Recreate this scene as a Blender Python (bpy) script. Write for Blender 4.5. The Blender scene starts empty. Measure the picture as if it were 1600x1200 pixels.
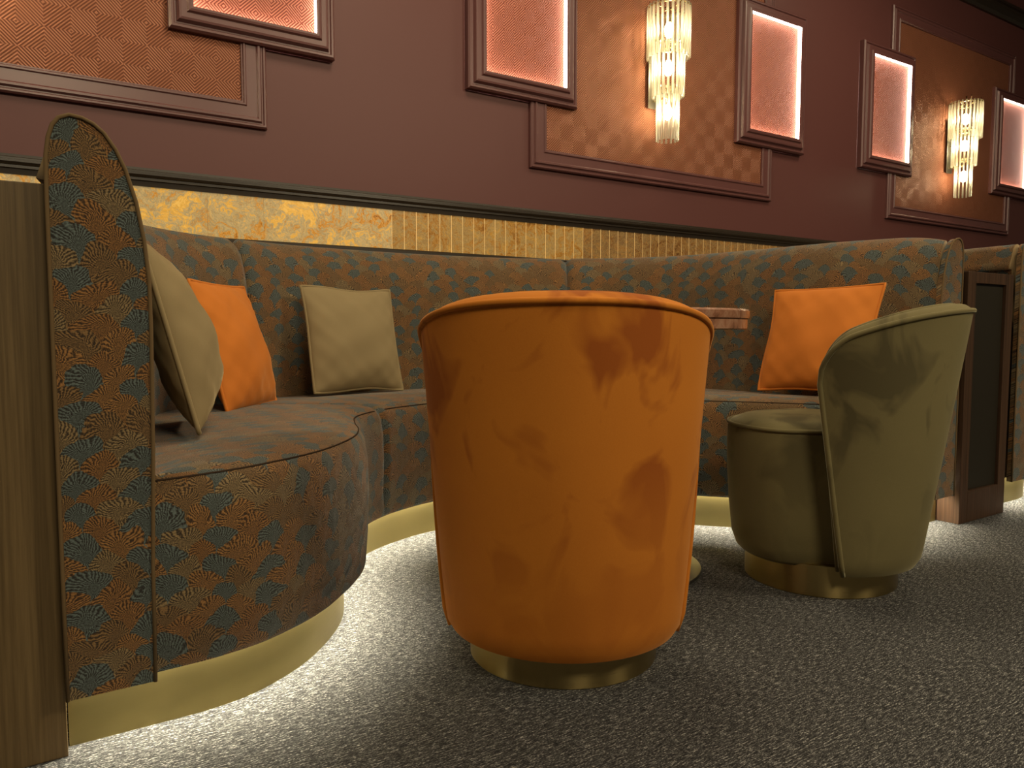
import bpy, bmesh, math, random
from math import sin, cos, pi, sqrt, radians, atan2, acos
from mathutils import Vector, Matrix

S = bpy.context.scene
COL = S.collection
random.seed(7)

# ------------------------------------------------------------------ camera
cd = bpy.data.cameras.new('camera')
cam = bpy.data.objects.new('camera', cd)
COL.objects.link(cam)
cam.location = (-0.09, -1.453, 0.70)
cam.rotation_euler = (radians(90 - 4.05), 0, radians(-33.7))
cd.sensor_width = 36.0
cd.lens = 27.0
cd.clip_start = 0.02
S.camera = cam

# ------------------------------------------------------------------ world, room lamps, exposure
S.view_settings.view_transform = 'Standard'
S.view_settings.look = 'None'
S.view_settings.gamma = 1
S.view_settings.use_curve_mapping = False
S.view_settings.exposure = 0.0
w = bpy.data.worlds.new('world')
S.world = w
w.use_nodes = True
bg = w.node_tree.nodes['Background']
bg.inputs[0].default_value = (1.0, 0.80, 0.55, 1)
bg.inputs[1].default_value = 0.06

WARM = (1.0, 0.83, 0.55)


def lamp(name, loc, size, power, color=WARM, aim=None):
    d = bpy.data.lights.new(name, 'AREA')
    d.shape = 'DISK'
    d.size = size
    d.energy = power
    d.color = color
    o = bpy.data.objects.new(name, d)
    o.location = loc
    if aim is not None:
        v = Vector(aim) - Vector(loc)
        o.rotation_euler = v.to_track_quat('-Z', 'Y').to_euler()
    COL.objects.link(o)
    return o


# ceiling lamps of the lounge
lamp('ceiling_lamp', (1.3, 0.25, 3.36), 0.9, 40)
lamp('ceiling_lamp', (4.4, 0.2, 3.36), 0.9, 32)
lamp('ceiling_lamp', (-1.7, -0.6, 3.36), 0.9, 26)
lamp('ceiling_lamp', (0.2, -3.2, 3.30), 1.2, 98, aim=(0.6, -0.6, 0.4))
lamp('ceiling_lamp', (3.4, -3.4, 3.30), 1.2, 125, aim=(2.6, -0.6, 0.4))

# ------------------------------------------------------------------ helpers


def tag(o, label=None, cat=None, group=None, kind=None):
    if label:
        o['label'] = label
    if cat:
        o['category'] = cat
    if group:
        o['group'] = group
    if kind:
        o['kind'] = kind
    return o


def thing(name, label, cat, loc=(0, 0, 0), rz=0.0, group=None):
    o = bpy.data.objects.new(name, None)
    o.empty_display_size = 0.1
    o.location = loc
    o.rotation_euler = (0, 0, rz)
    COL.objects.link(o)
    return tag(o, label, cat, group)


def obj(name, bm, mat, parent=None, smooth=True, angle=None):
    me = bpy.data.meshes.new(name)
    bm.normal_update()
    bm.to_mesh(me)
    bm.free()
    me.materials.append(mat)
    for p in me.polygons:
        p.use_smooth = smooth
    if smooth and angle is not None:
        me.set_sharp_from_angle(angle=radians(angle))
    o = bpy.data.objects.new(name, me)
    COL.objects.link(o)
    if parent is not None:
        o.parent = parent
    return o


def children(o):
    return [c for c in bpy.data.objects if c.parent == o]


def copy_tree(o, parent=None):
    c = o.copy()
    COL.objects.link(c)
    if parent is not None:
        c.parent = parent
    for ch in children(o):
        copy_tree(ch, c)
    return c


def box(bm, x0, x1, y0, y1, z0, z1, bev=0.0):
    r = bmesh.ops.create_cube(bm, size=1.0)
    vs = r['verts']
    for v in vs:
        v.co = Vector(((x0 + x1) / 2 + v.co.x * (x1 - x0), (y0 + y1) / 2 + v.co.y * (y1 - y0), (z0 + z1) / 2 + v.co.z * (z1 - z0)))
    if bev > 0:
        es = list({e for v in vs for e in v.link_edges})
        bmesh.ops.bevel(bm, geom=es, offset=bev, segments=2, affect='EDGES', profile=0.5)


def boxm(*a, **k):
    bm = bmesh.new()
    box(bm, *a, **k)
    return bm


def grid(bm, P, closed_i=False, closed_j=False, UV=None, flip=False):
    """P[i][j] points -> quads, optional UV[i][j]"""
    n, m = len(P), len(P[0])
    V = [[bm.verts.new(p) for p in row] for row in P]
    lay = bm.loops.layers.uv.verify() if UV else None
    for i in range(n if closed_i else n - 1):
        i2 = (i + 1) % n
        for j in range(m if closed_j else m - 1):
            j2 = (j + 1) % m
            q = [(i, j), (i2, j), (i2, j2), (i, j2)]
            if flip:
                q.reverse()
            try:
                f = bm.faces.new([V[a][b] for a, b in q])
            except ValueError:
                continue
            if lay:
                for l, (a, b) in zip(f.loops, q):
                    l[lay].uv = UV[a][b]
    return V


def tube(bm, pts, r, seg=8, closed=False, cap=True):
    pts = [Vector(p) for p in pts]
    n = len(pts)
    rings = []
    prev = None
    for i in range(n):
        if closed:
            t = pts[(i + 1) % n] - pts[i - 1]
        else:
            t = pts[min(i + 1, n - 1)] - pts[max(i - 1, 0)]
        if t.length < 1e-9:
            t = Vector((0, 0, 1))
        t.normalize()
        if prev is None:
            a = Vector((0, 0, 1)) if abs(t.z) < 0.9 else Vector((1, 0, 0))
            nrm = (a - t * a.dot(t)).normalized()
        else:
            nrm = prev - t * prev.dot(t)
            nrm = nrm.normalized() if nrm.length > 1e-6 else t.orthogonal().normalized()
        prev = nrm
        b = t.cross(nrm)
        rings.append([pts[i] + (nrm * cos(2 * pi * k / seg) + b * sin(2 * pi * k / seg)) * r for k in range(seg)])
    V = grid(bm, rings, closed_i=closed, closed_j=True)
    if cap and not closed:
        bm.faces.new(V[0])
        bm.faces.new(list(reversed(V[-1])))


def lathe(bm, prof, seg=64, cx=0.0, cy=0.0):
    """prof: list of (r, z); closes at r==0"""
    P = [[(cx + r * cos(2 * pi * k / seg), cy + r * sin(2 * pi * k / seg), z) for k in range(seg)] for r, z in prof]
    grid(bm, P, closed_j=True)
    bmesh.ops.remove_doubles(bm, verts=bm.verts[:], dist=1e-6)


def catmull(pts, n):
    """n samples of a Catmull-Rom spline through pts (any dimension), with parameter"""
    m = len(pts)
    D = len(pts[0])
    out = []
    for k in range(n):
        t = k / (n - 1) * (m - 1)
        i = min(int(t), m - 2)
        f = t - i
        p1, p2 = pts[i], pts[i + 1]
        p0 = pts[i - 1] if i > 0 else tuple(2 * p1[d] - p2[d] for d in range(D))
        p3 = pts[i + 2] if i + 2 < m else tuple(2 * p2[d] - p1[d] for d in range(D))
        out.append(tuple(0.5 * (2 * p1[d] + (p2[d] - p0[d]) * f + (2 * p0[d] - 5 * p1[d] + 4 * p2[d] - p3[d]) * f * f
                                + (3 * p1[d] - p0[d] - 3 * p2[d] + p3[d]) * f ** 3) for d in range(D)))
    return out


# ------------------------------------------------------------------ materials


class NT:
    def __init__(self, name):
        self.m = bpy.data.materials.new(name)
        self.m.use_nodes = True
        self.t = self.m.node_tree
        self.t.nodes.clear()
        self.out = self.n('ShaderNodeOutputMaterial')

    def n(self, typ, **kw):
        nd = self.t.nodes.new(typ)
        for k, v in kw.items():
            setattr(nd, k, v)
        return nd

    def put(self, sock, v):
        if v is None:
            return
        if isinstance(v, bpy.types.NodeSocket):
            self.t.links.new(v, sock)
        else:
            if sock.type == 'RGBA' and len(v) == 3:
                v = (*v, 1)
            sock.default_value = v

    def m2(self, op, a, b=None, c=None, clamp=False):
        nd = self.n('ShaderNodeMath', operation=op, use_clamp=clamp)
        for i, v in enumerate((a, b, c)):
            self.put(nd.inputs[i], v)
        return nd.outputs[0]

    def coord(self, which='Object'):
        return self.n('ShaderNodeTexCoord').outputs[which]

    def mapping(self, v, scale=(1, 1, 1), rot=(0, 0, 0), loc=(0, 0, 0)):
        nd = self.n('ShaderNodeMapping')
        self.put(nd.inputs['Vector'], v)
        nd.inputs['Scale'].default_value = scale
        nd.inputs['Rotation'].default_value = rot
        nd.inputs['Location'].default_value = loc
        return nd.outputs[0]

    def noise(self, v, scale=5.0, detail=4.0, rough=0.5, dist=0.0, out=0):
        nd = self.n('ShaderNodeTexNoise')
        self.put(nd.inputs['Vector'], v)
        nd.inputs['Scale'].default_value = scale
        nd.inputs['Detail'].default_value = detail
        nd.inputs['Roughness'].default_value = rough
        nd.inputs['Distortion'].default_value = dist
        return nd.outputs[out]

    def ramp(self, fac, stops, interp='LINEAR'):
        nd = self.n('ShaderNodeValToRGB')
        nd.color_ramp.interpolation = interp
        e = nd.color_ramp.elements
        while len(e) < len(stops):
            e.new(0.5)
        for el, (p, c) in zip(e, stops):
            el.position = p
            el.color = (*c, 1) if len(c) == 3 else c
        self.put(nd.inputs[0], fac)
        return nd.outputs[0]

    def mix(self, f, a, b, blend='MIX'):
        nd = self.n('ShaderNodeMix', data_type='RGBA', blend_type=blend)
        self.put(nd.inputs[0], f)
        self.put(nd.inputs[6], a)
        self.put(nd.inputs[7], b)
        return nd.outputs[2]

    def sep(self, v):
        nd = self.n('ShaderNodeSeparateXYZ')
        self.put(nd.inputs[0], v)
        return nd.outputs

    def comb(self, x, y, z=0.0):
        nd = self.n('ShaderNodeCombineXYZ')
        for i, v in enumerate((x, y, z)):
            self.put(nd.inputs[i], v)
        return nd.outputs[0]

    def bump(self, h, strength=0.3, dist=0.01):
        nd = self.n('ShaderNodeBump')
        nd.inputs['Strength'].default_value = strength
        nd.inputs['Distance'].default_value = dist
        self.put(nd.inputs['Height'], h)
        return nd.outputs[0]

    def bsdf(self, color, rough=0.5, metal=0.0, normal=None, spec=0.5, sheen=0.0, sheen_rough=0.4, sheen_tint=None, emit=None, emit_s=0.0, coat=0.0):
        b = self.n('ShaderNodeBsdfPrincipled')
        self.put(b.inputs['Base Color'], color)
        self.put(b.inputs['Roughness'], rough)
        self.put(b.inputs['Metallic'], metal)
        self.put(b.inputs['Normal'], normal)
        self.put(b.inputs['Specular IOR Level'], spec)
        b.inputs['Sheen Weight'].default_value = sheen
        b.inputs['Sheen Roughness'].default_value = sheen_rough
        if sheen_tint:
            b.inputs['Sheen Tint'].default_value = (*sheen_tint, 1)
        b.inputs['Coat Weight'].default_value = coat
        if emit is not None:
            self.put(b.inputs['Emission Color'], emit)
            self.put(b.inputs['Emission Strength'], emit_s)
        self.t.links.new(b.outputs[0], self.out.inputs[0])
        return self.m


def plain(name, color, rough=0.5, metal=0.0, **k):
    return NT(name).bsdf(color, rough, metal, **k)


def emitter(name, color, strength):
    N = NT(name)
    e = N.n('ShaderNodeEmission')
    e.inputs[0].default_value = (*color, 1)
    e.inputs[1].default_value = strength
    N.t.links.new(e.outputs[0], N.out.inputs[0])
    return N.m


def mat_carpet():
    N = NT('carpet')
    o = N.coord('Object')
    streak = N.noise(N.mapping(o, (50, 330, 1)), 1.0, 3, 0.65)
    fine = N.noise(N.mapping(o, (210, 700, 1)), 1.0, 2, 0.6)
    s = N.m2('ADD', N.m2('MULTIPLY', streak, 0.5), N.m2('MULTIPLY', fine, 0.5))
    col = N.ramp(s, [(0.38, (0.010, 0.010, 0.011)), (0.49, (0.040, 0.040, 0.042)), (0.56, (0.12, 0.12, 0.122)), (0.63, (0.50, 0.50, 0.48))])
    return N.bsdf(col, 0.95, normal=N.bump(s, 0.8, 0.006), spec=0.1)


def mat_fabric():
    """overlapping fan-shaped scallops woven in rust, brown and teal"""
    N = NT('fan_weave')
    uv = N.coord('UV')
    warp = N.noise(uv, 11.0, 2, 0.5, out=1)
    wx, wy, wz = N.sep(warp)
    ux, uy, uz = N.sep(uv)
    Wd = 0.060
    rag = N.noise(uv, 110.0, 2, 0.6, out=1)
    rx, ry, rz = N.sep(rag)
    x = N.m2('ADD', N.m2('DIVIDE', ux, Wd), N.m2('ADD', N.m2('MULTIPLY', N.m2('SUBTRACT', wx, 0.5), 1.2), N.m2('MULTIPLY', N.m2('SUBTRACT', rx, 0.5), 0.13)))
    y = N.m2('ADD', N.m2('DIVIDE', uy, Wd), N.m2('ADD', N.m2('MULTIPLY', N.m2('SUBTRACT', wy, 0.5), 1.2), N.m2('MULTIPLY', N.m2('SUBTRACT', ry, 0.5), 0.13)))
    s = 0.46
    j0 = N.m2('CEIL', N.m2('DIVIDE', N.m2('SUBTRACT', y, 0.5), s))
    res = None
    for k in (2, 1, 0):
        j = N.m2('ADD', j0, float(k))
        cy = N.m2('MULTIPLY', j, s)
        off = N.m2('MULTIPLY', N.m2('FLOORED_MODULO', j, 2.0), 0.5)
        cx = N.m2('ADD', N.m2('ADD', N.m2('FLOOR', N.m2('SUBTRACT', x, off)), 0.5), off)
        dx = N.m2('SUBTRACT', x, cx)
        dy = N.m2('SUBTRACT', y, cy)
        r = N.m2('SQRT', N.m2('ADD', N.m2('MULTIPLY', dx, dx), N.m2('MULTIPLY', dy, dy)))
        a = N.m2('ARCTAN2', dx, dy)
        ins = N.m2('LESS_THAN', r, 0.5)
        vec = N.comb(r, a, 0.0)
        idv = N.comb(cx, j, 0.0)
        if res is None:
            res = (vec, idv)
        else:
            def sel(A, B):
                nd = N.n('ShaderNodeMix', data_type='VECTOR')
                N.put(nd.inputs[0], ins)
                N.put(nd.inputs[4], A)
                N.put(nd.inputs[5], B)
                return nd.outputs[1]
            res = (sel(res[0], vec), sel(res[1], idv))
    r, a, _ = N.sep(res[0])
    ix, iy, _ = N.sep(res[1])
    wn = N.n('ShaderNodeTexWhiteNoise', noise_dimensions='2D')
    N.put(wn.inputs['Vector'], res[1])
    rnd = wn.outputs[0]
    # teal fans sit on a loose staggered lattice
    lat = N.m2('FLOORED_MODULO', N.m2('ADD', N.m2('ADD', ix, N.m2('MULTIPLY', iy, 1.5)), 0.25), 3.0)
    teal = N.m2('MULTIPLY', N.m2('LESS_THAN', lat, 1.0), N.m2('LESS_THAN', rnd, 0.80))
    shade = N.ramp(rnd, [(0.0, (0.245, 0.170, 0.082)), (0.20, (0.27, 0.130, 0.042)),
                         (0.50, (0.29, 0.145, 0.048)), (0.74, (0.215, 0.125, 0.050))], 'CONSTANT')
    shade = N.mix(teal, shade, (0.105, 0.135, 0.130))
    wob = N.noise(uv, 60.0, 2, 0.5)
    ring = N.m2('SINE', N.m2('ADD', N.m2('MULTIPLY', r, 2 * pi * 15), N.m2('MULTIPLY', wob, 8.0)))
    rad = N.m2('SINE', N.m2('ADD', N.m2('ADD', N.m2('MULTIPLY', a, 30.0), N.m2('MULTIPLY', r, 14.0)), N.m2('MULTIPLY', wob, 6.0)))
    nz = N.noise(uv, 420.0, 2, 0.6)
    h = N.m2('ADD', N.m2('ADD', N.m2('MULTIPLY', ring, 0.18), N.m2('MULTIPLY', rad, 0.50)), N.m2('ADD', -0.08, N.m2('MULTIPLY', nz, 1.05)))
    h = N.m2('MAXIMUM', N.m2('MINIMUM', h, 1.0), 0.0)
    mask = N.m2('ADD', N.m2('MULTIPLY', h, 0.92), 0.08)
    col = N.mix(mask, (0.014, 0.010, 0.008), shade)
    return N.bsdf(col, 0.85, normal=N.bump(h, 0.4, 0.002), spec=0.2, sheen=0.2, sheen_rough=0.5)


def mat_velvet(name, base, dark, tint, marks=0.5, thr=0.56):
    N = NT(name)
    o = N.coord('Object')
    n1 = N.noise(N.mapping(o, (7.5, 7.5, 5.5), loc=(1.3, 4.2, 2.4)), 1.0, 3, 0.5, 0.8)
    n2 = N.noise(N.mapping(o, (1.6, 1.6, 1.9), loc=(0.3, 2.2, 0.4)), 1.0, 1, 0.5)
    m = N.m2('SUBTRACT', N.m2('ADD', n1, N.m2('MULTIPLY', n2, 0.35)), thr + 0.17)
    hz = N.m2('MULTIPLY', N.m2('SUBTRACT', N.sep(o)[2], 0.22), 4.0, clamp=True)
    m = N.m2('MULTIPLY', N.m2('MULTIPLY', N.m2('MULTIPLY', m, 9.0, clamp=True), marks), N.m2('ADD', N.m2('MULTIPLY', hz, 0.75), 0.25))
    weave = N.noise(N.mapping(o, (420, 420, 420)), 1.0, 2, 0.6)
    big = N.noise(o, 2.5, 3, 0.55)
    c = N.mix(m, base, dark)
    c = N.mix(N.m2('MULTIPLY', N.m2('SUBTRACT', big, 0.35, clamp=True), 0.8), c, dark)
    c = N.mix(N.m2('MULTIPLY', weave, 0.25), c, dark)
    return N.bsdf(c, 0.8, normal=N.bump(weave, 0.15, 0.001), spec=0.15, sheen=0.35, sheen_rough=0.35, sheen_tint=tint)


def mat_wood(name, a, b):
    N = NT(name)
    o = N.coord('Object')
    g = N.noise(N.mapping(o, (110, 110, 1.6)), 1.0, 5, 0.6, 0.4)
    g2 = N.noise(N.mapping(o, (240, 240, 9)), 1.0, 3, 0.6)
    f = N.m2('ADD', N.m2('MULTIPLY', g, 0.7), N.m2('MULTIPLY', g2, 0.3))
    c = N.ramp(f, [(0.32, a), (0.62, b)])
    return N.bsdf(c, 0.42, normal=N.bump(f, 0.12, 0.002), spec=0.35)


def mat_diamond(name, a, b, rough, metal, period=0.16, step=0.0125):
    """embossed concentric diamonds"""
    N = NT(name)
    o = N.coord('Object')
    x, y, z = N.sep(o)
    px = N.m2('PINGPONG', x, period / 2)
    pz = N.m2('PINGPONG', z, period / 2)
    d = N.m2('ADD', px, pz)
    st = N.m2('SINE', N.m2('MULTIPLY', d, 2 * pi / step))
    h = N.m2('ADD', N.m2('MULTIPLY', st, 0.5), 0.5)
    mot = N.noise(o, 3.0, 4, 0.6)
    c = N.mix(h, a, b)
    c = N.mix(N.m2('MULTIPLY', mot, 0.35), c, a)
    return N.bsdf(c, rough, metal, normal=N.bump(h, 0.5, 0.004), spec=0.3)


def mat_onyx(name, strength, stops):
    N = NT(name)
    o = N.coord('Object')
    q = N.mapping(o, (1, 1, 1))
    wv = N.noise(q, 5.0, 4, 0.6, out=1)
    nd = N.n('ShaderNodeMix', data_type='VECTOR')
    nd.inputs[0].default_value = 0.22
    N.put(nd.inputs[4], q)
    N.put(nd.inputs[5], wv)
    n = N.noise(nd.outputs[1], 13.0, 8, 0.72, 1.8)
    big = N.noise(q, 3.4, 2, 0.5)
    f = N.m2('ADD', N.m2('MULTIPLY', n, 0.75), N.m2('MULTIPLY', big, 0.25))
    c = N.ramp(f, stops)
    vein = N.noise(nd.outputs[1], 42.0, 5, 0.7, 2.2)
    v = N.ramp(vein, [(0.46, (0, 0, 0)), (0.5, (1, 1, 1)), (0.54, (0, 0, 0))])
    c = N.mix(N.m2('MULTIPLY', v, 0.35), c, (0.78, 0.52, 0.16))
    return N.bsdf(c, 0.22, spec=0.5, emit=c, emit_s=strength)


def mat_marble():
    N = NT('red_marble')
    o = N.coord('Object')
    n = N.noise(o, 9.0, 8, 0.65, 1.4)
    c = N.ramp(n, [(0.35, (0.10, 0.042, 0.026)), (0.5, (0.27, 0.125, 0.075)), (0.56, (0.34, 0.19, 0.125)), (0.62, (0.22, 0.10, 0.06))])
    return N.bsdf(c, 0.25, spec=0.5)


def mat_brass(name, col, rough, aniso=True):
    N = NT(name)
    o = N.coord('Object')
    g = N.noise(N.mapping(o, (14, 14, 420)), 1.0, 3, 0.6)
    mot = N.noise(N.mapping(o, (5, 5, 5)), 1.0, 3, 0.6)
    r = N.m2('ADD', rough, N.m2('MULTIPLY', N.m2('SUBTRACT', g, 0.5), 0.12))
    c = N.mix(mot, col, tuple(v * 0.75 for v in col))
    m = N.bsdf(c, r, 1.0, normal=N.bump(g, 0.015, 0.001))
    if aniso:
        b = [n for n in N.t.nodes if n.type == 'BSDF_PRINCIPLED'][0]
        b.inputs['Anisotropic'].default_value = 0.9
        b.inputs['Anisotropic Rotation'].default_value = 0.25
        tn = N.n('ShaderNodeTangent', direction_type='RADIAL', axis='Z')
        N.t.links.new(tn.outputs[0], b.inputs['Tangent'])
    return m


def mat_wall():
    N = NT('burgundy_paint')
    o = N.coord('Object')
    n = N.noise(o, 160.0, 3, 0.5)
    return N.bsdf((0.112, 0.040, 0.037), 0.5, normal=N.bump(n, 0.04, 0.001), spec=0.35)


def mat_glass_rod():
    N = NT('clear_glass')
    tr = N.n('ShaderNodeBsdfTransparent')
    tr.inputs[0].default_value = (0.97, 0.98, 0.93, 1)
    gl = N.n('ShaderNodeBsdfGlossy')
    gl.inputs[1].default_value = 0.08
    tl = N.n('ShaderNodeBsdfTranslucent')
    tl.inputs[0].default_value = (0.95, 0.93, 0.80, 1)
    fr = N.n('ShaderNodeLayerWeight')
    fr.inputs[0].default_value = 0.35
    m1 = N.n('ShaderNodeMixShader')
    N.t.links.new(fr.outputs['Facing'], m1.inputs[0])
    N.t.links.new(tr.outputs[0], m1.inputs[1])
    N.t.links.new(gl.outputs[0], m1.inputs[2])
    m2 = N.n('ShaderNodeMixShader')
    m2.inputs[0].default_value = 0.34
    N.t.links.new(m1.outputs[0], m2.inputs[1])
    N.t.links.new(tl.outputs[0], m2.inputs[2])
    N.t.links.new(m2.outputs[0], N.out.inputs[0])
    return N.m


M = dict(
    carpet=mat_carpet(),
    fabric=mat_fabric(),
    piping_fabric=plain('fabric_piping', (0.13, 0.085, 0.04), 0.85, spec=0.2),
    seam=plain('seam_thread', (0.035, 0.022, 0.014), 0.9, spec=0.1),
    orange=mat_velvet('orange_velvet', (0.56, 0.195, 0.022), (0.27, 0.066, 0.010), (1.0, 0.55, 0.25), 0.85, 0.53),
    olive=mat_velvet('olive_velvet', (0.165, 0.138, 0.062), (0.060, 0.050, 0.024), (0.8, 0.75, 0.5), 0.8, 0.53),
    orange_c=mat_velvet('orange_cushion', (0.56, 0.180, 0.028), (0.45, 0.125, 0.018), (1.0, 0.6, 0.3), 0.0),
    olive_c=mat_velvet('olive_cushion', (0.265, 0.205, 0.108), (0.175, 0.13, 0.068), (0.9, 0.75, 0.45), 0.0),
    brass=mat_brass('brushed_brass', (0.52, 0.40, 0.17), 0.30),
    plinth=mat_brass('brass_plinth', (0.33, 0.26, 0.105), 0.42, False),
    wood=mat_wood('oak_veneer', (0.070, 0.045, 0.019), (0.145, 0.098, 0.044)),
    darkwood=mat_wood('walnut_veneer', (0.026, 0.014, 0.008), (0.070, 0.036, 0.020)),
    inset=plain('dark_inset', (0.018, 0.015, 0.010), 0.45, spec=0.3),
    wall=mat_wall(),
    frame=plain('burgundy_satin', (0.122, 0.048, 0.046), 0.34, spec=0.5),
    rail=plain('dark_bronze_paint', (0.024, 0.017, 0.011), 0.34, spec=0.5),
    copper=mat_diamond('copper_wallcovering', (0.13, 0.038, 0.018), (0.44, 0.18, 0.10), 0.5, 0.25),
    red=mat_diamond('red_wallcovering', (0.15, 0.026, 0.016), (0.66, 0.24, 0.15), 0.55, 0.2, 0.12, 0.0125),
    onyx=mat_onyx('lit_onyx', 0.55, [(0.34, (0.16, 0.045, 0.004)), (0.43, (0.46, 0.19, 0.018)), (0.48, (0.30, 0.22, 0.10)), (0.53, (0.36, 0.27, 0.13)), (0.56, (0.56, 0.29, 0.040)), (0.68, (0.70, 0.44, 0.11))]),
    dimmer=mat_onyx('dimmer_onyx', 0.26, [(0.34, (0.10, 0.030, 0.006)), (0.44, (0.34, 0.15, 0.022)), (0.50, (0.28, 0.19, 0.075)), (0.60, (0.42, 0.21, 0.035)), (0.7, (0.52, 0.32, 0.09))]),  # onyx under weaker light; the falloff is put into colour and glow
    strip=mat_onyx('dimmest_onyx', 0.14, [(0.34, (0.06, 0.020, 0.008)), (0.44, (0.20, 0.085, 0.022)), (0.52, (0.19, 0.115, 0.050)), (0.60, (0.28, 0.125, 0.03)), (0.7, (0.36, 0.20, 0.07))]),  # least lit onyx; dimming along the wall painted into its tone
    seamlight=emitter('seam_glow', (1.0, 0.60, 0.20), 1.0),
    led=emitter('warm_led', (1.0, 0.92, 0.68), 220.0),
    boxled=emitter('box_led', (1.0, 0.80, 0.66), 12.0),
    bulb=emitter('bulb_glow', (1.0, 0.80, 0.50), 90.0),
    glass=mat_glass_rod(),
    ring=mat_brass('sconce_brass', (0.85, 0.68, 0.36), 0.25, False),
    marble=mat_marble(),
    steel=plain('brushed_steel', (0.32, 0.31, 0.28), 0.35, 1.0),
    ceil=plain('ceiling_paint', (0.10, 0.05, 0.045), 0.7),
)

# ------------------------------------------------------------------ setting
WY = 1.68          # the wall's face
X0, X1 = -3.2, 15.0
tag(obj('floor', boxm(X0, X1, -5.5, WY + 0.2, -0.12, 0.0), M['carpet'], smooth=False), kind='structure')
tag(obj('wall_back', boxm(X0, X1, WY, WY + 0.2, 0.0, 3.44), M['wall'], smooth=False), kind='structure')
tag(obj('ceiling', boxm(X0, X1, -5.5, WY + 0.2, 3.44, 3.56), M['ceil'], smooth=False), kind='structure')


def moulding(prof, x0, x1):
    """straight trim along the wall; prof: (out, z) closed against the wall"""
    bm = bmesh.new()
    P = [[(x, WY - o, z) for o, z in prof] for x in (x0, x1)]
    V = grid(bm, P)
    bm.faces.new(list(reversed(V[0])))
    bm.faces.new(V[1])
    return bm


tag(obj('trim_1', moulding([(0, 1.222), (0.016, 1.222), (0.018, 1.240), (0.024, 1.243), (0.024, 1.252), (0.029, 1.255), (0.033, 1.262), (0.033, 1.269), (0.026, 1.271), (0.026, 1.277), (0.020, 1.280), (0.018, 1.289), (0, 1.289)], X0, X1),
        M['rail'], smooth=False), 'dark moulded rail running along the wall above the lit stone band', kind='structure')
tag(obj('trim_2', moulding([(0, 0.98), (0.030, 0.98), (0.034, 0.99), (0.034, 1.046), (0.028, 1.052), (0, 1.052)], X0, X1), M['rail'], smooth=False),
    'dark ledge along the wall under the lit stone band', kind='structure')
tag(obj('trim_3', moulding([(0, 3.20), (0.02, 3.20), (0.03, 3.225), (0.055, 3.25), (0.06, 3.275), (0.075, 3.28), (0.075, 3.30), (0, 3.30)], X0, X1), M['rail'], smooth=False),
    'dark crown moulding high on the wall', kind='structure')

# stone band: broad lit slabs on the left, narrow strips further right
ob = thing('stone_panel', 'broad glowing golden onyx panel low on the wall behind the banquette', 'wall panel', (0, WY, 1.054))
edges = [-2.2, -1.6, -1.0, -0.42, 0.10, 0.592, 0.805, 1.122, 1.36]
for a, b in zip(edges[:-1], edges[1:]):
    obj('slab', boxm(a + 0.0008, b - 0.0008, -0.012, -0.001, 0.0, 0.175), M['onyx'], ob, smooth=False)


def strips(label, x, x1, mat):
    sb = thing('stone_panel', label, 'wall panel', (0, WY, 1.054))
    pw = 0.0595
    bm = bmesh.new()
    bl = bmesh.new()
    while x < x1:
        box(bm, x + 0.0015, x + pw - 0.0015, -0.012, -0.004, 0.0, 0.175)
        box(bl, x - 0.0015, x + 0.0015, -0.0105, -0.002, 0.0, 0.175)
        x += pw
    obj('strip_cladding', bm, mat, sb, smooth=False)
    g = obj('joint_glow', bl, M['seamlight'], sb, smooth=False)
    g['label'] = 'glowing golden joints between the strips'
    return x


xe = strips('dimmer onyx panel of narrow upright strips with glowing joints, next to the broad golden slabs', 1.36, 2.42, M['dimmer'])
strips('dimmest onyx panel of narrow upright strips with glowing joints, farthest right along the wall', xe, 13.0, M['strip'])

# ------------------------------------------------------------------ wall panels, light boxes, sconces
PC = [-0.081, 3.004, 6.089]


def rect_frame(bm, hw, z0, z1, prof):
    """mitred picture-frame moulding in the XZ plane; prof: (inset from the outer edge, height off the wall)"""
    P = []
    for i, o in prof:
        P.append([(-hw + i, -o, z0 + i), (hw - i, -o, z0 + i), (hw - i, -o, z1 - i), (-hw + i, -o, z1 - i)])
    grid(bm, P, closed_j=True)


def wall_panel(cx, label):
    t = thing('wall_panel', label, 'wall panel', (cx, WY, 1.489), 0, 'large copper wall panels')
    H = 1.47
    bm = bmesh.new()
    rect_frame(bm, 0.907, 0, H, [(0, 0), (0, 0.016), (0.006, 0.022), (0.012, 0.022), (0.016, 0.017), (0.020, 0.017), (0.026, 0.026), (0.034, 0.026), (0.040, 0.019),
                                 (0.078, 0.019), (0.082, 0.024), (0.088, 0.024), (0.092, 0.018), (0.096, 0.018), (0.096, 0.0)])
    obj('frame', bm, M['frame'], t, smooth=False)
    obj('infill', boxm(-0.815, 0.815, -0.010, -0.001, 0.092, H - 0.092), M['copper'], t, smooth=False)
    return t


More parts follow.
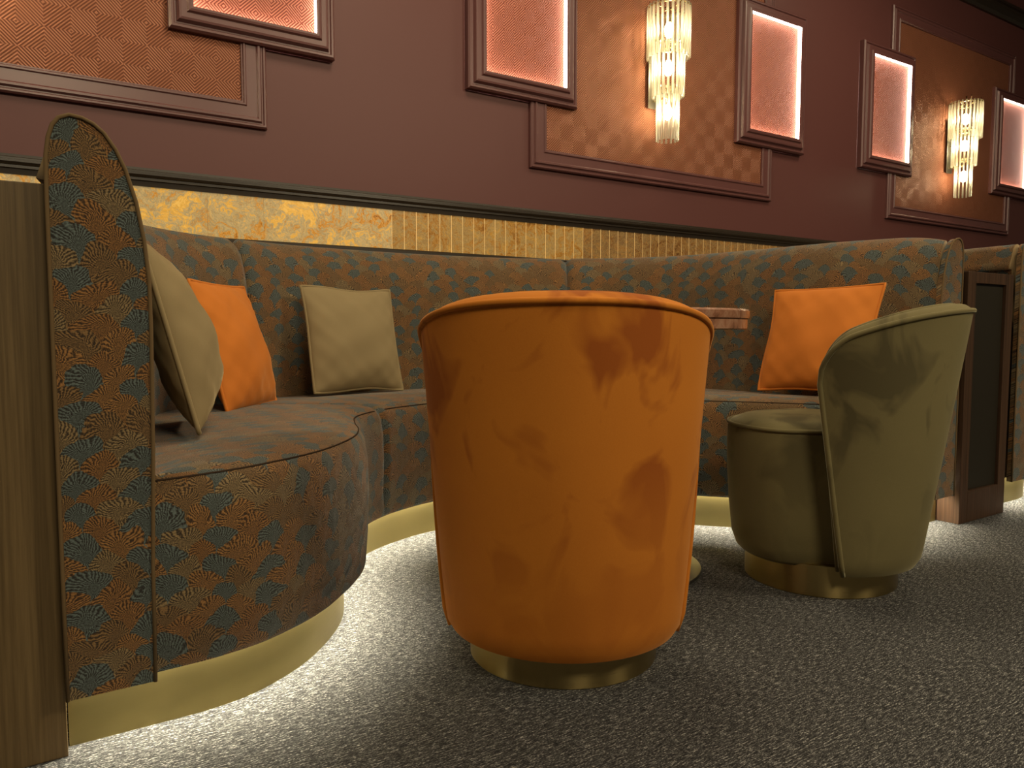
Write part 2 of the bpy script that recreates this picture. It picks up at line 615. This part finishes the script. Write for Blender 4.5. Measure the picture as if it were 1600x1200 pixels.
def light_box(cx, label):
    t = thing('light_box', label, 'wall light', (cx - 0.045, WY, 1.803), 0, 'lit red wall boxes')
    H = 0.842
    hw = 0.316
    bm = bmesh.new()
    D = 0.062
    rect_frame(bm, hw, 0, H, [(0, 0.001), (0, D - 0.030), (0.008, D - 0.022), (0.016, D - 0.022), (0.020, D - 0.028), (0.026, D - 0.028), (0.034, D - 0.012), (0.042, D - 0.010),
                              (0.060, D - 0.010), (0.066, D - 0.002), (0.074, D), (0.082, D), (0.082, D - 0.006)])
    obj('frame', bm, M['frame'], t, smooth=False)
    i = 0.082
    bl = bmesh.new()
    rect_frame(bl, hw, 0, H, [(i, D - 0.006), (i, D - 0.034)])
    obj('led_strip', bl, M['boxled'], t, smooth=False)
    obj('infill', boxm(-hw + i - 0.01, hw - i + 0.01, -(D - 0.0325), -0.0272, i - 0.01, H - i + 0.01), M['red'], t, smooth=False)
    return t


def wall_sconce(cx, label):
    t = thing('wall_sconce', label, 'wall lamp', (cx - 0.105, WY, 1.687), 0, 'tiered glass wall sconces')
    cy = -0.135
    obj('backplate', boxm(-0.040, 0.040, -0.030, -0.027, 0.20, 0.60, bev=0.001), M['steel'], t, smooth=False)
    for z in (0.24, 0.40, 0.56):
        bm = bmesh.new()
        tube(bm, [(0, -0.0305, z), (0, cy, z)], 0.006)
        obj('bracket', bm, M['ring'], t)
    rod0 = None
    for (R, zt, zb, cnt) in ((0.108, 0.690, 0.435, 26), (0.080, 0.495, 0.235, 20), (0.056, 0.278, 0.010, 14)):
        pts = [(R * sin(2 * pi * k / 48), cy + R * cos(2 * pi * k / 48), zt) for k in range(48)]
        bm = bmesh.new()
        tube(bm, pts, 0.0045, 6, closed=True)
        for k in range(0, 48, 12):
            tube(bm, [pts[k], (0, cy, zt)], 0.003, 6)
        obj('ring', bm, M['ring'], t)
        for k in range(cnt):
            a = 2 * pi * (k + 0.5) / cnt
            loc = (R * sin(a), cy + R * cos(a), zt)
            key = zt - zb
            bm = bmesh.new()
            tube(bm, [(0, 0, 0.012), (0, 0, -key)], 0.0075 if R > 0.06 else 0.0062, 7)
            o = obj('glass_rod', bm, M['glass'], t)
            o.location = loc
        bm = bmesh.new()
        zz = zt - 0.105 if R > 0.06 else zt - 0.115
        lathe(bm, [(0, -0.045), (0.012, -0.040), (0.021, -0.022), (0.023, 0.0), (0.018, 0.018), (0.010, 0.034), (0, 0.036)], 20)
        o = obj('bulb', bm, M['bulb'], t)
        o.location = (0, cy, zz)
    bm = bmesh.new()
    tube(bm, [(0, cy, 0.75), (0, cy, 0.18)], 0.005)
    obj('stem', bm, M['ring'], t)
    for k in range(4):
        a = pi / 4 + k * pi / 2
        bm = bmesh.new()
        tube(bm, [(0.1 * sin(a), cy + 0.1 * cos(a), 0.69), (0.1 * sin(a), cy + 0.1 * cos(a), 0.735)], 0.0022, 6)
        obj('finial', bm, M['ring'], t)
    return t


wall_panel(PC[0], 'large copper patterned wall panel above the near end of the banquette, leftmost of the three')
wall_panel(PC[1], 'large copper patterned wall panel above the middle of the banquette, between two lit red boxes')
wall_panel(PC[2], 'large copper patterned wall panel above the neighbouring booth, farthest to the right')
light_box(PC[0] + 0.913, 'lit red wall box overlapping the right edge of the leftmost copper panel')
light_box(PC[1] - 0.905, 'lit red wall box overlapping the left edge of the middle copper panel')
light_box(PC[1] + 0.925, 'lit red wall box overlapping the right edge of the middle copper panel')
light_box(PC[2] - 0.905, 'lit red wall box overlapping the left edge of the farthest copper panel')
light_box(PC[2] + 0.913, 'lit red wall box at the right edge of the photo, cut by the frame')
wall_sconce(PC[0], 'tiered glass wall sconce on the leftmost copper panel, only its tips in view')
wall_sconce(PC[1], 'tiered glass wall sconce on the middle copper panel, largest in view')
wall_sconce(PC[2], 'tiered glass wall sconce on the farthest copper panel at right')

# ------------------------------------------------------------------ banquette
FB = [  # seat-front point, back inner-face point
    (0.112, -.055, 0.112, -.050), (0.22, -.052, 0.127, .05), (0.33, -.022, 0.140, .14), (0.462, .065, 0.160, .28), (0.585, .205, 0.186, .45),
    (0.655, .335, 0.218, .65), (0.700, .470, 0.25, .85), (0.765, .615, 0.31, 1.08), (0.885, .73, 0.47, 1.27), (1.015, .80, 0.69, 1.39),
    (1.15, .84, 0.95, 1.475), (1.36, .85, 1.36, 1.512), (1.55, .80, 1.75, 1.475), (1.68, .72, 2.02, 1.39), (1.80, .58, 2.24, 1.25),
    (1.89, .46, 2.38, 1.05), (1.95, .38, 2.44, .85), (2.02, .30, 2.465, .65), (2.09, .20, 2.48, .45), (2.18, .08, 2.505, .28),
    (2.32, -.022, 2.55, .14), (2.45, -.052, 2.58, .05), (2.60, -.055, 2.605, -.050)]
NS = 221
CUR = catmull(FB, NS)
SEAM_L, SEAM_R, SEAM_B = 8 / 22, 13.35 / 22, 8.95 / 22      # seams between the three lengths of seat and back


def back_prof():
    inn = [(0.0, 0.115), (0.0, 0.25), (-0.002, 0.45), (-0.006, 0.62), (-0.007, 0.75), (-0.001, 0.85), (0.014, 0.930), (0.036, 0.985), (0.060, 1.012), (0.080, 1.026),
           (0.098, 1.031), (0.112, 1.027), (0.123, 1.012), (0.130, 0.985), (0.139, 0.957), (0.146, 0.936), (0.1265, 0.932), (0.126, 0.80), (0.126, 0.115)]
    return inn


BP = back_prof()


def frame_at(k):
    """back point and outward normal at sample k"""
    p = Vector(CUR[k][2:4])
    a = Vector(CUR[max(k - 1, 0)][2:4])
    b = Vector(CUR[min(k + 1, NS - 1)][2:4])
    t = (b - a).normalized()
    return p, Vector((-t.y, t.x)), t


def build_banquette(label):
    root = thing('curved_banquette', label, 'sofa', (0, 0, 0), 0, 'curved banquettes')
    cuts = [0, int(SEAM_L * (NS - 1)), int(SEAM_R * (NS - 1)), NS - 1]
    bcuts = [0, int(SEAM_B * (NS - 1)), int(SEAM_R * (NS - 1)), NS - 1]
    # arc lengths
    sb, sf = [0.0], [0.0]
    for k in range(1, NS):
        sb.append(sb[-1] + (Vector(CUR[k][2:4]) - Vector(CUR[k - 1][2:4])).length)
        sf.append(sf[-1] + (Vector(CUR[k][0:2]) - Vector(CUR[k - 1][0:2])).length)
    v = [0.0]
    for a, b in zip(BP[:-1], BP[1:]):
        v.append(v[-1] + sqrt((a[0] - b[0]) ** 2 + (a[1] - b[1]) ** 2))
    for c in range(3):
        k0, k1 = bcuts[c], bcuts[c + 1]
        P, UV = [], []
        ks = list(range(k0, k1 + 1))
        for q, k in enumerate(ks):
            p, nn, t = frame_at(k)
            e0 = sb[k] - sb[k0]
            e1 = sb[k1] - sb[k]
            # tuck the ends of each length in towards its seam
            sh = 0.0
            for e, atend in ((e0, c == 0), (e1, c == 2)):
                if e < 0.03 and not atend:
                    sh = max(sh, (1 - sqrt(max(0, 1 - (1 - e / 0.03) ** 2))) * 0.022)
            mid = sin(pi * k / (NS - 1))
            zs = 1.0 if k < NS * 0.6 else 1.003 - 0.022 * max(0, (k - (NS - 16)) / 15) ** 2
            eb = max(0.0, 1 - min(k, NS - 1 - k) / (NS * 0.3))
            row, uvr = [], []
            for j, (o, z) in enumerate(BP):
                oo = 0.063 + (o - 0.063) * (1 - sh / 0.085)
                if o > 0.127:
                    oo = 0.127 + (oo - 0.127) * eb
                if 0.6 < z < 1.0 and o < 0.05:
                    oo -= 0.0022 * sin(sb[k] * 41 + 2.0 * sin(sb[k] * 7)) * sin(pi * (z - 0.6) / 0.4) * (1 - eb)
                z2 = 0.115 + (z - 0.115) * zs
                if z > 0.9:
                    z2 -= sh * 0.9
                row.append((p.x + nn.x * oo, p.y + nn.y * oo, z2))
                uvr.append((sb[k], v[j]))
            P.append(row)
            UV.append(uvr)
        bm = bmesh.new()
        V = grid(bm, P, UV=UV)
        lay = bm.loops.layers.uv.verify()
        bm.faces.new(V[0])
        bm.faces.new(list(reversed(V[-1])))
        bmesh.ops.recalc_face_normals(bm, faces=bm.faces[:])
        o = obj('backrest', bm, M['fabric'], root)
    # seat lengths
    SP = [(0.010, 0.115, 0), (-0.004, 0.128, 0), (-0.010, 0.20, 0), (-0.014, 0.30, 0), (-0.012, 0.38, 0), (-0.004, 0.430, 0), (0.002, 0.442, 0), (0.010, 0.452, 0), (0.035, 0.463, 0), (0.075, 0.468, 0),
          (0.30, 0.466, 1), (0.55, 0.460, 1), (0.80, 0.452, 1), (1.0, 0.445, 1)]
    for c in range(3):
        k0, k1 = cuts[c], cuts[c + 1]
        P, UV = [], []
        for k in range(k0, k1 + 1):
            F = Vector(CUR[k][0:2])
            B = Vector(CUR[k][2:4])
            d = B - F
            L = d.length
            d = d / max(L, 1e-6)
            a = Vector(CUR[max(k - 1, 0)][0:2])
            b = Vector(CUR[min(k + 1, NS - 1)][0:2])
            t = (b - a).normalized()
            nin = Vector((-t.y, t.x))          # into the seat
            e0, e1 = sf[k] - sf[k0], sf[k1] - sf[k]
            sh = 0.0
            for e, atend in ((e0, c == 0), (e1, c == 2)):
                if e < 0.025 and not atend:
                    sh = max(sh, (1 - sqrt(max(0, 1 - (1 - e / 0.025) ** 2))) * 0.016)
            row, uvr = [], []
            vv = 0.0
            prev = None
            kk = min(1.0, L / 0.25)
            for (o, z, typ) in SP:
                if typ == 0:
                    oo = o * (kk if o > 0 else 1.0) + (sh if z > 0.15 else 0.0)
                    q = F + nin * min(oo, L * 0.3)
                else:
                    q = F + d * (0.075 * kk + (L - 0.075 * kk) * ((o - 0.0) / 1.0)) if o < 1 else B + d * 0.01
                zz = z - (sh * 0.8 if z > 0.4 else 0)
                if z > 0.44:
                    zz = 0.44 + (zz - 0.44) * (0.5 + 0.5 * kk)
                pt = Vector((q.x, q.y, zz))
                if prev is not None:
                    vv += (pt - prev).length
                prev = pt
                row.append(pt)
                if typ == 0 and o < 0.03:
                    uvr.append((sf[k] + 0.013, vv + 0.02))
                else:
                    uvr.append((q.x * 1.0 + 5.0, q.y * 1.0 + 3.0))
            P.append(row)
            UV.append(uvr)
        # two UV islands: front and top
        bm = bmesh.new()
        grid(bm, [r[:9] for r in P], UV=[[(u[0], u[1]) if j < 8 else (UV[i][7][0], UV[i][7][1] + 0.03) for j, u in enumerate(UV[i][:9])] for i in range(len(UV))], flip=True)
        grid(bm, [r[8:] for r in P], UV=[u[8:] for u in UV], flip=True)
        bmesh.ops.remove_doubles(bm, verts=bm.verts[:], dist=1e-5)
        bmesh.ops.recalc_face_normals(bm, faces=bm.faces[:])
        o = obj('seat', bm, M['fabric'], root)
        # seam welt along the front edge
        bm = bmesh.new()
        tube(bm, [tuple(Vector(r[7]) - Vector((0, 0, 0.0005))) for r in P[::2]], 0.0020, 6)
        obj('seam', bm, M['seam'], o)
    # end panels with piping
    for side in (0, 1):
        k = 0 if side == 0 else NS - 1
        p, nn, t = frame_at(k)
        sgn = -1 if side == 0 else 1
        out = []
        prof = [(o, z) for o, z in BP if not (z > 0.9 and o > 0.12)]
        # smooth leaf-shaped outline
        ol = [(0.004, 0.106), (0.002, 0.30), (-0.004, 0.50), (-0.007, 0.70), (-0.0065, 0.78), (-0.001, 0.845), (0.009, 0.905), (0.023, 0.955), (0.036, 0.985), (0.052, 1.009),
              (0.066, 1.021), (0.082, 1.028), (0.099, 1.030), (0.113, 1.024), (0.122, 1.012), (0.128, 0.993), (0.132, 0.965), (0.133, 0.90), (0.133, 0.6), (0.133, 0.3), (0.133, 0.106)]
        if side == 1:
            ol = [(o, 0.106 + (z - 0.106) * 0.985) for o, z in ol]
        dirx = -1 if side == 0 else 1
        bx = p.x
        y0, y1 = -0.068, -0.050
        bm = bmesh.new()
        lay = bm.loops.layers.uv.verify()
        a = [bm.verts.new((bx + dirx * o, y0, z)) for o, z in ol]
        b = [bm.verts.new((bx + dirx * o, y1, z)) for o, z in ol]
        fs = [bm.faces.new(a)]
        n_ = len(ol)
        for i in range(n_):
            fs.append(bm.faces.new([a[i], b[i], b[(i + 1) % n_], a[(i + 1) % n_]]))
        fs.append(bm.faces.new(list(reversed(b))))
        bmesh.ops.recalc_face_normals(bm, faces=bm.faces[:])
        for f in bm.faces:
            for l in f.loops:
                l[lay].uv = (l.vert.co.x + 1.37 + side * 0.6, l.vert.co.z + l.vert.co.y * 0.5)
        ep = obj('end_panel', bm, M['fabric'], root, smooth=False)
        bm = bmesh.new()
        tube(bm, [(bx + dirx * o, y0 - 0.001, z) for o, z in ol], 0.0032, 8)
        obj('piping', bm, M['piping_fabric'], ep)
    # brass plinth and the light strip under the seat
    P, L = [], []
    for k in range(0, NS, 2):
        F = Vector(CUR[k][0:2])
        a = Vector(CUR[max(k - 1, 0)][0:2])
        b = Vector(CUR[min(k + 1, NS - 1)][0:2])
        t = (b - a).normalized()
        nin = Vector((-t.y, t.x))
        q = F + nin * 0.052
        if k < 6:
            q = Vector((q.x, -0.003))
        P.append([(q.x, q.y, 0.0), (q.x, q.y, 0.138)])
        l0 = F + nin * 0.034
        l1 = F + nin * 0.047
        L.append([(l0.x, l0.y, 0.1310), (l1.x, l1.y, 0.1310)])
    P.insert(0, [(-0.018, -0.003, 0.0), (-0.018, -0.003, 0.138)])
    P.append([(2.745, -0.003, 0.0), (2.745, -0.003, 0.138)])
    bm = bmesh.new()
    grid(bm, P, flip=True)
    obj('plinth', bm, M['plinth'], root)
    L.insert(0, [(-0.012, -0.021, 0.1310), (-0.012, -0.008, 0.1310)])
    L.append([(2.738, -0.021, 0.1310), (2.738, -0.008, 0.1310)])
    bm = bmesh.new()
    grid(bm, L, flip=False)
    obj('led_strip', bm, M['led'], root)
    # underside board
    bm = bmesh.new()
    Q = []
    for k in range(0, NS, 2):
        p, nn, t = frame_at(k)
        F = Vector(CUR[k][0:2])
        bb = p + nn * 0.12
        Q.append([(F.x + (bb.x - F.x) * 0.02, F.y + (bb.y - F.y) * 0.02, 0.1370), (bb.x, bb.y, 0.1370)])
    grid(bm, Q, flip=False)
    obj('base_board', bm, M['inset'], root)
    return root


bq = build_banquette('curved banquette in rust and teal fan weave nearest the camera, with four cushions on it')
b2 = copy_tree(bq)
b2.location = (3.20, 0, 0)
b2['label'] = 'neighbouring banquette in fan weave at the right edge, beyond the dark divider'


def divider(x, y, hw, H, sw, mat, label):
    t = thing('booth_divider', label, 'divider', (x, y, 0), 0, 'wooden booth dividers')
    obj('carcass', boxm(-hw + 0.004, hw - 0.004, -0.018, 0.20, 0.0, H - 0.004), mat, t, smooth=False)
    for s in (-1, 1):
        obj('stile', boxm(min(s * hw, s * (hw - sw)), max(s * hw, s * (hw - sw)), -0.036, -0.0185, 0, H, bev=0.0015), mat, t, smooth=False)
    i = sw + 0.0005
    obj('rail', boxm(-hw + i, hw - i, -0.036, -0.0185, H - 0.04, H, bev=0.0015), mat, t, smooth=False)
    obj('rail', boxm(-hw + i, hw - i, -0.036, -0.0185, 0, 0.115, bev=0.0015), mat, t, smooth=False)
    obj('inset_panel', boxm(-hw + i, hw - i, -0.024, -0.0186, 0.1155, H - 0.0405), M['inset'], t, smooth=False)
    return t


divider(-0.1895, 0, 0.168, 0.927, 0.13, M['wood'], 'brown wooden booth divider at the left edge beside the near banquette end')
divider(2.925, -0.045, 0.168, 0.905, 0.055, M['darkwood'], 'dark wooden booth divider with black inset between the two banquettes')

# ------------------------------------------------------------------ tub chairs


def tub_chair(label, loc, rz, mat, pip, what):
    t = thing('tub_chair', label, 'chair', loc, rz, 'velvet tub chairs')
    bm = bmesh.new()
    lathe(bm, [(0, 0.0), (0.201, 0.0), (0.203, 0.002), (0.203, 0.084), (0, 0.084)], 72)
    obj('base_ring', bm, M['brass'], t, angle=40)

    def Rr(h):
        s = max(0, min(1, (h - 0.07) / 0.70))
        tuck = max(0.0, 1 - (h - 0.072) / 0.025)
        return 0.254 + 0.046 * (s ** 0.9) - 0.009 * tuck ** 2

    def yc(h):
        s = max(0, min(1, (h - 0.07) / 0.70))
        return -0.058 * s

    def phe(h):
        s = max(0, min(1, (h - 0.07) / 0.70))
        ye = -0.075 + 0.090 * s
        return acos(max(-1, min(1, (yc(h) - ye) / Rr(h))))

    def htop(a):
        a = abs(a)
        h = 0.749 - 0.105 * a ** 2.6
        if a > 0.82:
            h -= 0.080 * (1 - sqrt(max(0, 1 - ((a - 0.82) / 0.18) ** 2)))
        return h
    TH = 0.046

    def pt(a, h, inset):
        ph = a * phe(h)
        R = Rr(h) - inset
        return Vector((R * sin(ph), yc(h) - R * cos(ph), h))
    na = 72
    As = []
    for i in range(na + 1):
        u = -1 + 2 * i / na
        As.append(sin(u * pi / 2) * 0.45 + u * 0.55)
    P = []
    outer_edge, inner_edge = [], []
    for a in As:
        ht = htop(a)
        row = []
        nh = 16
        for j in range(nh + 1):
            h = 0.072 + (ht - 0.072) * (j / nh) ** 1.25
            row.append(pt(a, h, 0.0))
        outer_edge.append(row[-1])
        for j in range(1, 5):                 # crown of the rim
            s = j / 5
            q = pt(a, ht, TH * s)
            q.z += 0.010 * sin(pi * s) + 0.013 * s
            row.append(q)
        q = pt(a, ht, TH)
        q.z += 0.013
        row.append(q)
        inner_edge.append(q)
        for j in range(1, 13):
            h = ht + (0.09 - ht) * (j / 12)
            row.append(pt(a, h, TH))
        P.append(row)
    bm = bmesh.new()
    V = grid(bm, P, closed_j=True)
    bm.faces.new(V[0])
    bm.faces.new(list(reversed(V[-1])))
    bmesh.ops.recalc_face_normals(bm, faces=bm.faces[:])
    sh = obj('back_shell', bm, mat, t, angle=50)
    # two lines of piping over the rim and down both front edges
    for (edge, ins, col) in ((outer_edge, 0.0, 0), (inner_edge, TH, 1)):
        down_l = [pt(-1, 0.075 + (edge[0].z - 0.075) * k / 14, ins) for k in range(14)]
        down_r = [pt(1, edge[-1].z + (0.075 - edge[-1].z) * k / 14, ins) for k in range(1, 15)]
        bm = bmesh.new()
        tube(bm, down_l + edge + down_r, 0.0066, 8)
        obj('piping', bm, pip, sh)
    # seat drum
    prof = [(0.0, 0.074), (0.20, 0.074), (0.216, 0.077), (0.226, 0.087), (0.238, 0.12), (0.247, 0.20), (0.254, 0.30), (0.256, 0.38), (0.254, 0.425), (0.250, 0.436), (0.244, 0.443), (0.215, 0.455), (0.15, 0.463), (0.07, 0.466), (0, 0.467)]
    seg = 72

    def drum(r, k, z):
        ph = 2 * pi * k / seg               # 0 = front
        c = cos(ph)
        back = max(0.0, min(1.0, (0.45 - c) / 0.6))
        back = back * back * (3 - 2 * back)
        rr = r * (1 - 0.17 * back)
        return Vector((rr * sin(ph), rr * cos(ph) + 0.004, z))
    P = [[drum(r, k, z) for k in range(seg)] for r, z in prof]
    bm = bmesh.new()
    grid(bm, P, closed_j=True)
    bmesh.ops.remove_doubles(bm, verts=bm.verts[:], dist=1e-6)
    bmesh.ops.recalc_face_normals(bm, faces=bm.faces[:])
    seat = obj('seat', bm, mat, t)
    bm = bmesh.new()
    tube(bm, [drum(0.2525, k, 0.437) for k in range(seg)], 0.0056, 8, closed=True)
    obj('piping', bm, pip, seat)
    return t


tub_chair('orange velvet tub chair seen from behind, standing in the middle of the photo', (0.919, -0.141, 0), radians(-37.6), M['orange'], M['orange'], 'orange')
tub_chair('olive green velvet tub chair seen from the side, right of the orange chair', (1.836, -0.147, 0), radians(30), M['olive'], M['olive'], 'olive')

# ------------------------------------------------------------------ table
tt = thing('round_table', 'round red marble table with steel foot, mostly hidden behind the orange chair', 'table', (1.390, 0.262, 0))
bm = bmesh.new()
lathe(bm, [(0, 0.728), (0.388, 0.728), (0.394, 0.731), (0.396, 0.738), (0.396, 0.750), (0.392, 0.755), (0, 0.756)], 80)
o = obj('tabletop', bm, M['marble'], tt, angle=35)
bm = bmesh.new()
lathe(bm, [(0, 0.700), (0.386, 0.700), (0.390, 0.703), (0.390, 0.7275), (0, 0.7275)], 80)
obj('top_underlayer', bm, M['marble'], tt, angle=35)
bm = bmesh.new()
lathe(bm, [(0, 0.026), (0.040, 0.026), (0.036, 0.06), (0.036, 0.695), (0.14, 0.6995), (0, 0.6998)], 40)
obj('post', bm, M['steel'], tt, angle=35)
bm = bmesh.new()
lathe(bm, [(0, 0.0), (0.276, 0.0), (0.278, 0.004), (0.276, 0.010), (0.20, 0.018), (0.06, 0.0255), (0, 0.0258)], 80)
obj('foot', bm, M['steel'], tt, angle=50)

# ------------------------------------------------------------------ cushions


def cushion(label, loc, yaw, tilt, roll, size, thick, mat, seed, back=None):
    rnd = random.Random(seed)
    ph = [rnd.uniform(0, 6.28) for _ in range(8)]
    n = 32
    h = size / 2

    def edge(u, v):
        # sides bow inwards a little between the corners
        x = h * u * (1 - 0.035 * (1 - v * v) * abs(u))
        z = h * v * (1 - 0.035 * (1 - u * u) * abs(v))
        wob = 0.004 * sin(5 * u + ph[0]) * sin(4 * v + ph[1])
        return x + wob, z + 0.004 * sin(4 * u + ph[2]) * cos(5 * v + ph[3])
    t = bpy.data.objects.new('cushion', None)
    t.empty_display_size = 0.1
    COL.objects.link(t)
    tag(t, label, 'cushion', 'velvet cushions')
    Rm = Matrix.Rotation(yaw, 4, 'Z') @ Matrix.Rotation(tilt, 4, 'X') @ Matrix.Rotation(roll, 4, 'Y')
    t.matrix_world = Matrix.Translation(loc) @ Rm
    bm = bmesh.new()
    for s in (-1, 1):
        P = []
        for i in range(n + 1):
            row = []
            for j in range(n + 1):
                u = sin((-1 + 2 * i / n) * pi / 2)
                v = sin((-1 + 2 * j / n) * pi / 2)
                x, z = edge(u, v)
                f = max(0, (1 - u * u)) ** 0.55 * max(0, (1 - v * v)) ** 0.55
                wr = 1 + 0.05 * sin(7 * u + 3 * v + ph[4]) + 0.04 * sin(9 * v - 4 * u + ph[5])
                rim = (1 - f) * f * 4
                y = s * ((thick if s < 0 or back is None else back) / 2) * f * wr * (1 + 0.16 * (-v) * (1 - abs(u) * 0.3)) + s * rim * 0.003 * sin(16 * u + ph[6]) * sin(15 * v + ph[7])
                row.append((x, y, z))
            P.append(row)
        grid(bm, P, flip=(s < 0))
    bmesh.ops.remove_doubles(bm, verts=bm.verts[:], dist=1e-5)
    bmesh.ops.recalc_face_normals(bm, faces=bm.faces[:])
    obj('cover', bm, mat, t)
    pts = []
    m = 28
    for k in range(m):
        pts.append((-1 + 2 * k / m, -1))
    for k in range(m):
        pts.append((1, -1 + 2 * k / m))
    for k in range(m):
        pts.append((1 - 2 * k / m, 1))
    for k in range(m):
        pts.append((-1, 1 - 2 * k / m))
    P3 = []
    for u, v in pts:
        x, z = edge(u, v)
        P3.append((x * 1.004, 0, z * 1.004))
    bm = bmesh.new()
    tube(bm, P3, 0.0052, 8, closed=True)
    obj('piping', bm, mat, t)
    return t


cushion('olive cushion nearest the camera, leaning on the near end of the banquette', (0.252, 0.555, 0.682), radians(81), radians(-14), radians(0), 0.43, 0.20, M['olive_c'], 3, 0.09)
cushion('orange cushion between the two olive cushions at the left of the banquette', (0.545, 1.10, 0.648), radians(54), radians(-15), 0, 0.41, 0.13, M['orange_c'], 5)
cushion('olive cushion in the curve of the banquette, left of the orange chair', (1.045, 1.345, 0.662), radians(12.3), radians(-12.7), radians(0.9), 0.40, 0.13, M['olive_c'], 8)
cushion('orange cushion on the right side of the banquette, above the green chair', (2.36, 0.235, 0.668), radians(-80.7), radians(-20.7), radians(-1.5), 0.395, 0.12, M['orange_c'], 11)
